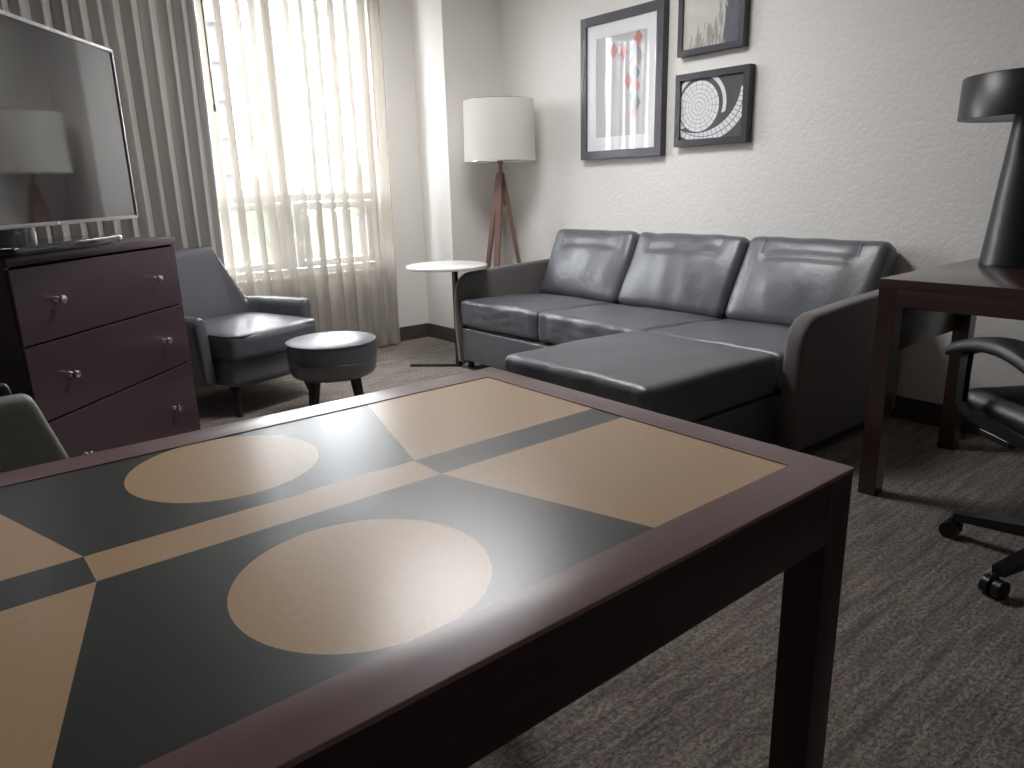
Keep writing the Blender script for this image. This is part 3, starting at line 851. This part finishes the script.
for k in range(5):
    a = math.radians(72 * k + 38); e = Vector((math.cos(a), math.sin(a), 0))
    bm = BM(); bar(bm, e * .015 + Vector((0, 0, .105)), e * .30 + Vector((0, 0, .072)), .055, .034, (0, 0, 1), .040, .024); sp = obj('base_spoke', bm, 'black_plastic', tk, smooth=False)
    sd = Vector((-e.y, e.x, 0)); bm = BM()
    for s in (-1, 1):
        c = e * .305 + sd * s * .016 + Vector((0, 0, .027))
        v0 = len(bm.verts); r = bmesh.ops.create_cone(bm, cap_ends=True, segments=20, radius1=.027, radius2=.027, depth=.020)
        R = sd.to_track_quat('Z', 'Y').to_matrix()
        for v in r['verts']: v.co = R @ v.co + c
    bx(bm, e.x * .305 - .006, e.x * .305 + .006, e.y * .305 - .006, e.y * .305 + .006, .027, .066)
    obj('caster', bm, 'black_plastic', sp)

# ------------------------------------------------------------------ outside
plain('grass_ground', (.085, .090, .075), .9, .1, 0, .3, .4)
gr = obj('ground_outside', bx(BM(), -400, -12, -200, 260, -12.2, -12), 'grass_ground', smooth=False); gr['kind'] = 'structure'
def tower_mat():
    t = NT('tower_facade'); x, y, z = t.xyz(t.coord())
    fl_ = t.math('FRACT', t.math('DIVIDE', z, 3.0)); wy = t.math('FRACT', t.math('DIVIDE', y, 2.4))
    win_ = t.math('MULTIPLY', t.math('GREATER_THAN', fl_, .38), t.math('GREATER_THAN', wy, .35))
    b = t.mix(win_, (.085, .098, .10), (.055, .068, .073)); t.bsdf(b, .6, .3); M['tower_facade'] = t.m
tower_mat()
plain('tower_slab', (.13, .14, .14), .8, .2, 0, .05, 3)
tw = thing('apartment_building', 'pale blue grey apartment tower outside beyond the window', 'building', (-76, 26, -12), math.radians(-12))
obj('facade', bx(BM(), -9, 9, -20, 0, 0, 46), 'tower_facade', tw, smooth=False)
for k in range(15):
    obj('balcony_slab', bx(BM(), 9, 10.4, -18, -.6, 2.7 + k * 3, 3.9 + k * 3), 'tower_slab', tw, smooth=False)
plain('leaf_green', (.060, .070, .050), .8, .2, 0, .5, 2.0)
plain('bark', (.06, .045, .035), .9, .1)
LB = ['broad leafy tree outside the window, right of the tower', 'taller rounded tree outside at the right window edge', 'low dense tree outside in the middle of the right panes',
      'leafy tree outside in front of the tower foot', 'darker tree outside behind the left lower panes']
for i, (az, dist, top, rad) in enumerate(((-68.5, 46, 2.2, 2.5), (-60.5, 46, 3.0, 2.6), (-63.0, 27, .7, 1.8), (-72.0, 27, .9, 1.9), (-76.5, 46, .7, 2.4))):
    a = math.radians(az); px, py = dist * math.sin(a), dist * math.cos(a)
    tr = thing('tree', LB[i], 'tree', (px, py, -12), i * 1.3, 'trees outside the window')
    bm = BM()
    for q in range(13):
        b2 = bmesh.ops.create_icosphere(bm, subdivisions=3, radius=rad * random.uniform(.38, .62))
        off = Vector((random.uniform(-.6, .6), random.uniform(-.6, .6), random.uniform(-.55, .45))) * rad
        if q == 0: off = Vector((0, 0, .35)) * rad
        for v in b2['verts']:
            dd = 1 + .28 * noise.noise(v.co * 1.3 + Vector((q * 3, i, 0))) + .14 * noise.noise(v.co * 4)
            v.co = v.co * dd + off; v.co.z *= 1.9
    mz = max(v.co.z for v in bm.verts)
    obj('crown', bm, 'leaf_green', tr, loc=(0, 0, 12 + top - mz))
    bm = BM(); tube(bm, [(0, 0, 0), (.1, .05, 4), (0, 0, 12 + top - mz)], .28, False, 10, lambda t: 1 - .5 * t); obj('trunk', bm, 'bark', tr)

# ------------------------------------------------------------------ light
wd = bpy.data.worlds.new('overcast_sky'); SC.world = wd; wd.use_nodes = True
nt = wd.node_tree; nt.nodes.clear()
tc = nt.nodes.new('ShaderNodeTexCoord'); sp = nt.nodes.new('ShaderNodeSeparateXYZ'); nt.links.new(tc.outputs['Generated'], sp.inputs[0])
rp = nt.nodes.new('ShaderNodeValToRGB'); nt.links.new(sp.outputs[2], rp.inputs[0])
e = rp.color_ramp.elements; e[0].position = 0.0; e[0].color = (.975, .975, 1.03, 1); e[1].position = .9; e[1].color = (.86, .88, .93, 1)
bg = nt.nodes.new('ShaderNodeBackground'); nt.links.new(rp.outputs[0], bg.inputs[0]); bg.inputs[1].default_value = 12.5
wo = nt.nodes.new('ShaderNodeOutputWorld'); nt.links.new(bg.outputs[0], wo.inputs[0])
for loc, rot, sx, sy_ in (((XW - .19, (W0 + W1) / 2, (Z0 + Z1) / 2), (0, -PI / 2, 0), Z1 - Z0, W1 - W0),):
    pl = bpy.data.lights.new('window_daylight_portal', 'AREA'); pl.shape = 'RECTANGLE'; pl.size = sx; pl.size_y = sy_
    pl.cycles.is_portal = True
    po = link(bpy.data.objects.new('window_daylight_portal', pl)); po.location = loc; po.rotation_euler = rot

def glow(name, c, strength):
    t = NT(name); em = t.n('ShaderNodeEmission'); em.inputs[0].default_value = col(c); em.inputs[1].default_value = strength
    t.link(em.outputs[0], t.out.inputs[0]); M[name] = t.m
glow('fill_glow', (1, .985, .985), 7.0)
cl = link(bpy.data.objects.new('added_fill_light', None)); cl.location = (-2.85, 1.95, ZC); cl['kind'] = 'structure'  # invented ceiling fixture out of view, added to lift the room's shadows
K = 1.38
obj('fill_housing', lathe(BM(), [(r * K, z) for r, z in [(.0, -.001), (.345, -.001), (.35, -.006), (.35, -.05), (.335, -.055), (.33, -.03), (.0, -.03)]], seg=56), 'white_paint', cl)
obj('diffuser', lathe(BM(), [(r * K, z) for r, z in [(.0, -.085), (.12, -.082), (.23, -.070), (.30, -.053), (.328, -.035), (.0, -.034)]], seg=56), 'fill_glow', cl)  # glowing disc of the added fill light

# ------------------------------------------------------------------ camera
f_px, yaw, pitch, roll = 731.8, math.radians(-51.0586), math.radians(-15.1605), math.radians(-1.5329)
cy, sy, cp, sp_ = math.cos(yaw), math.sin(yaw), math.cos(pitch), math.sin(pitch)
fw = Vector((sy * cp, cy * cp, sp_)); r = Vector((cy, -sy, 0)); u = r.cross(fw)
r2 = r * math.cos(roll) + u * math.sin(roll); u2 = u * math.cos(roll) - r * math.sin(roll)
cam = bpy.data.cameras.new('camera'); cam.sensor_width = 36; cam.lens = f_px / 1024 * 36; cam.clip_start = .02; cam.clip_end = 1000
co = link(bpy.data.objects.new('camera', cam))
Mx = Matrix((r2, u2, -fw)).transposed().to_4x4(); Mx.translation = Vector((0, 0, 1.11)); co.matrix_world = Mx
SC.camera = co
SC.view_settings.view_transform = 'Standard'; SC.view_settings.look = 'None'; SC.view_settings.gamma = 1; SC.view_settings.use_curve_mapping = False
SC.view_settings.exposure = 1.7
SC.cycles.max_bounces = 12; SC.cycles.diffuse_bounces = 6; SC.cycles.transparent_max_bounces = 24; SC.cycles.transmission_bounces = 8
SC.cycles.sample_clamp_indirect = 6
SC.cycles.use_denoising = True
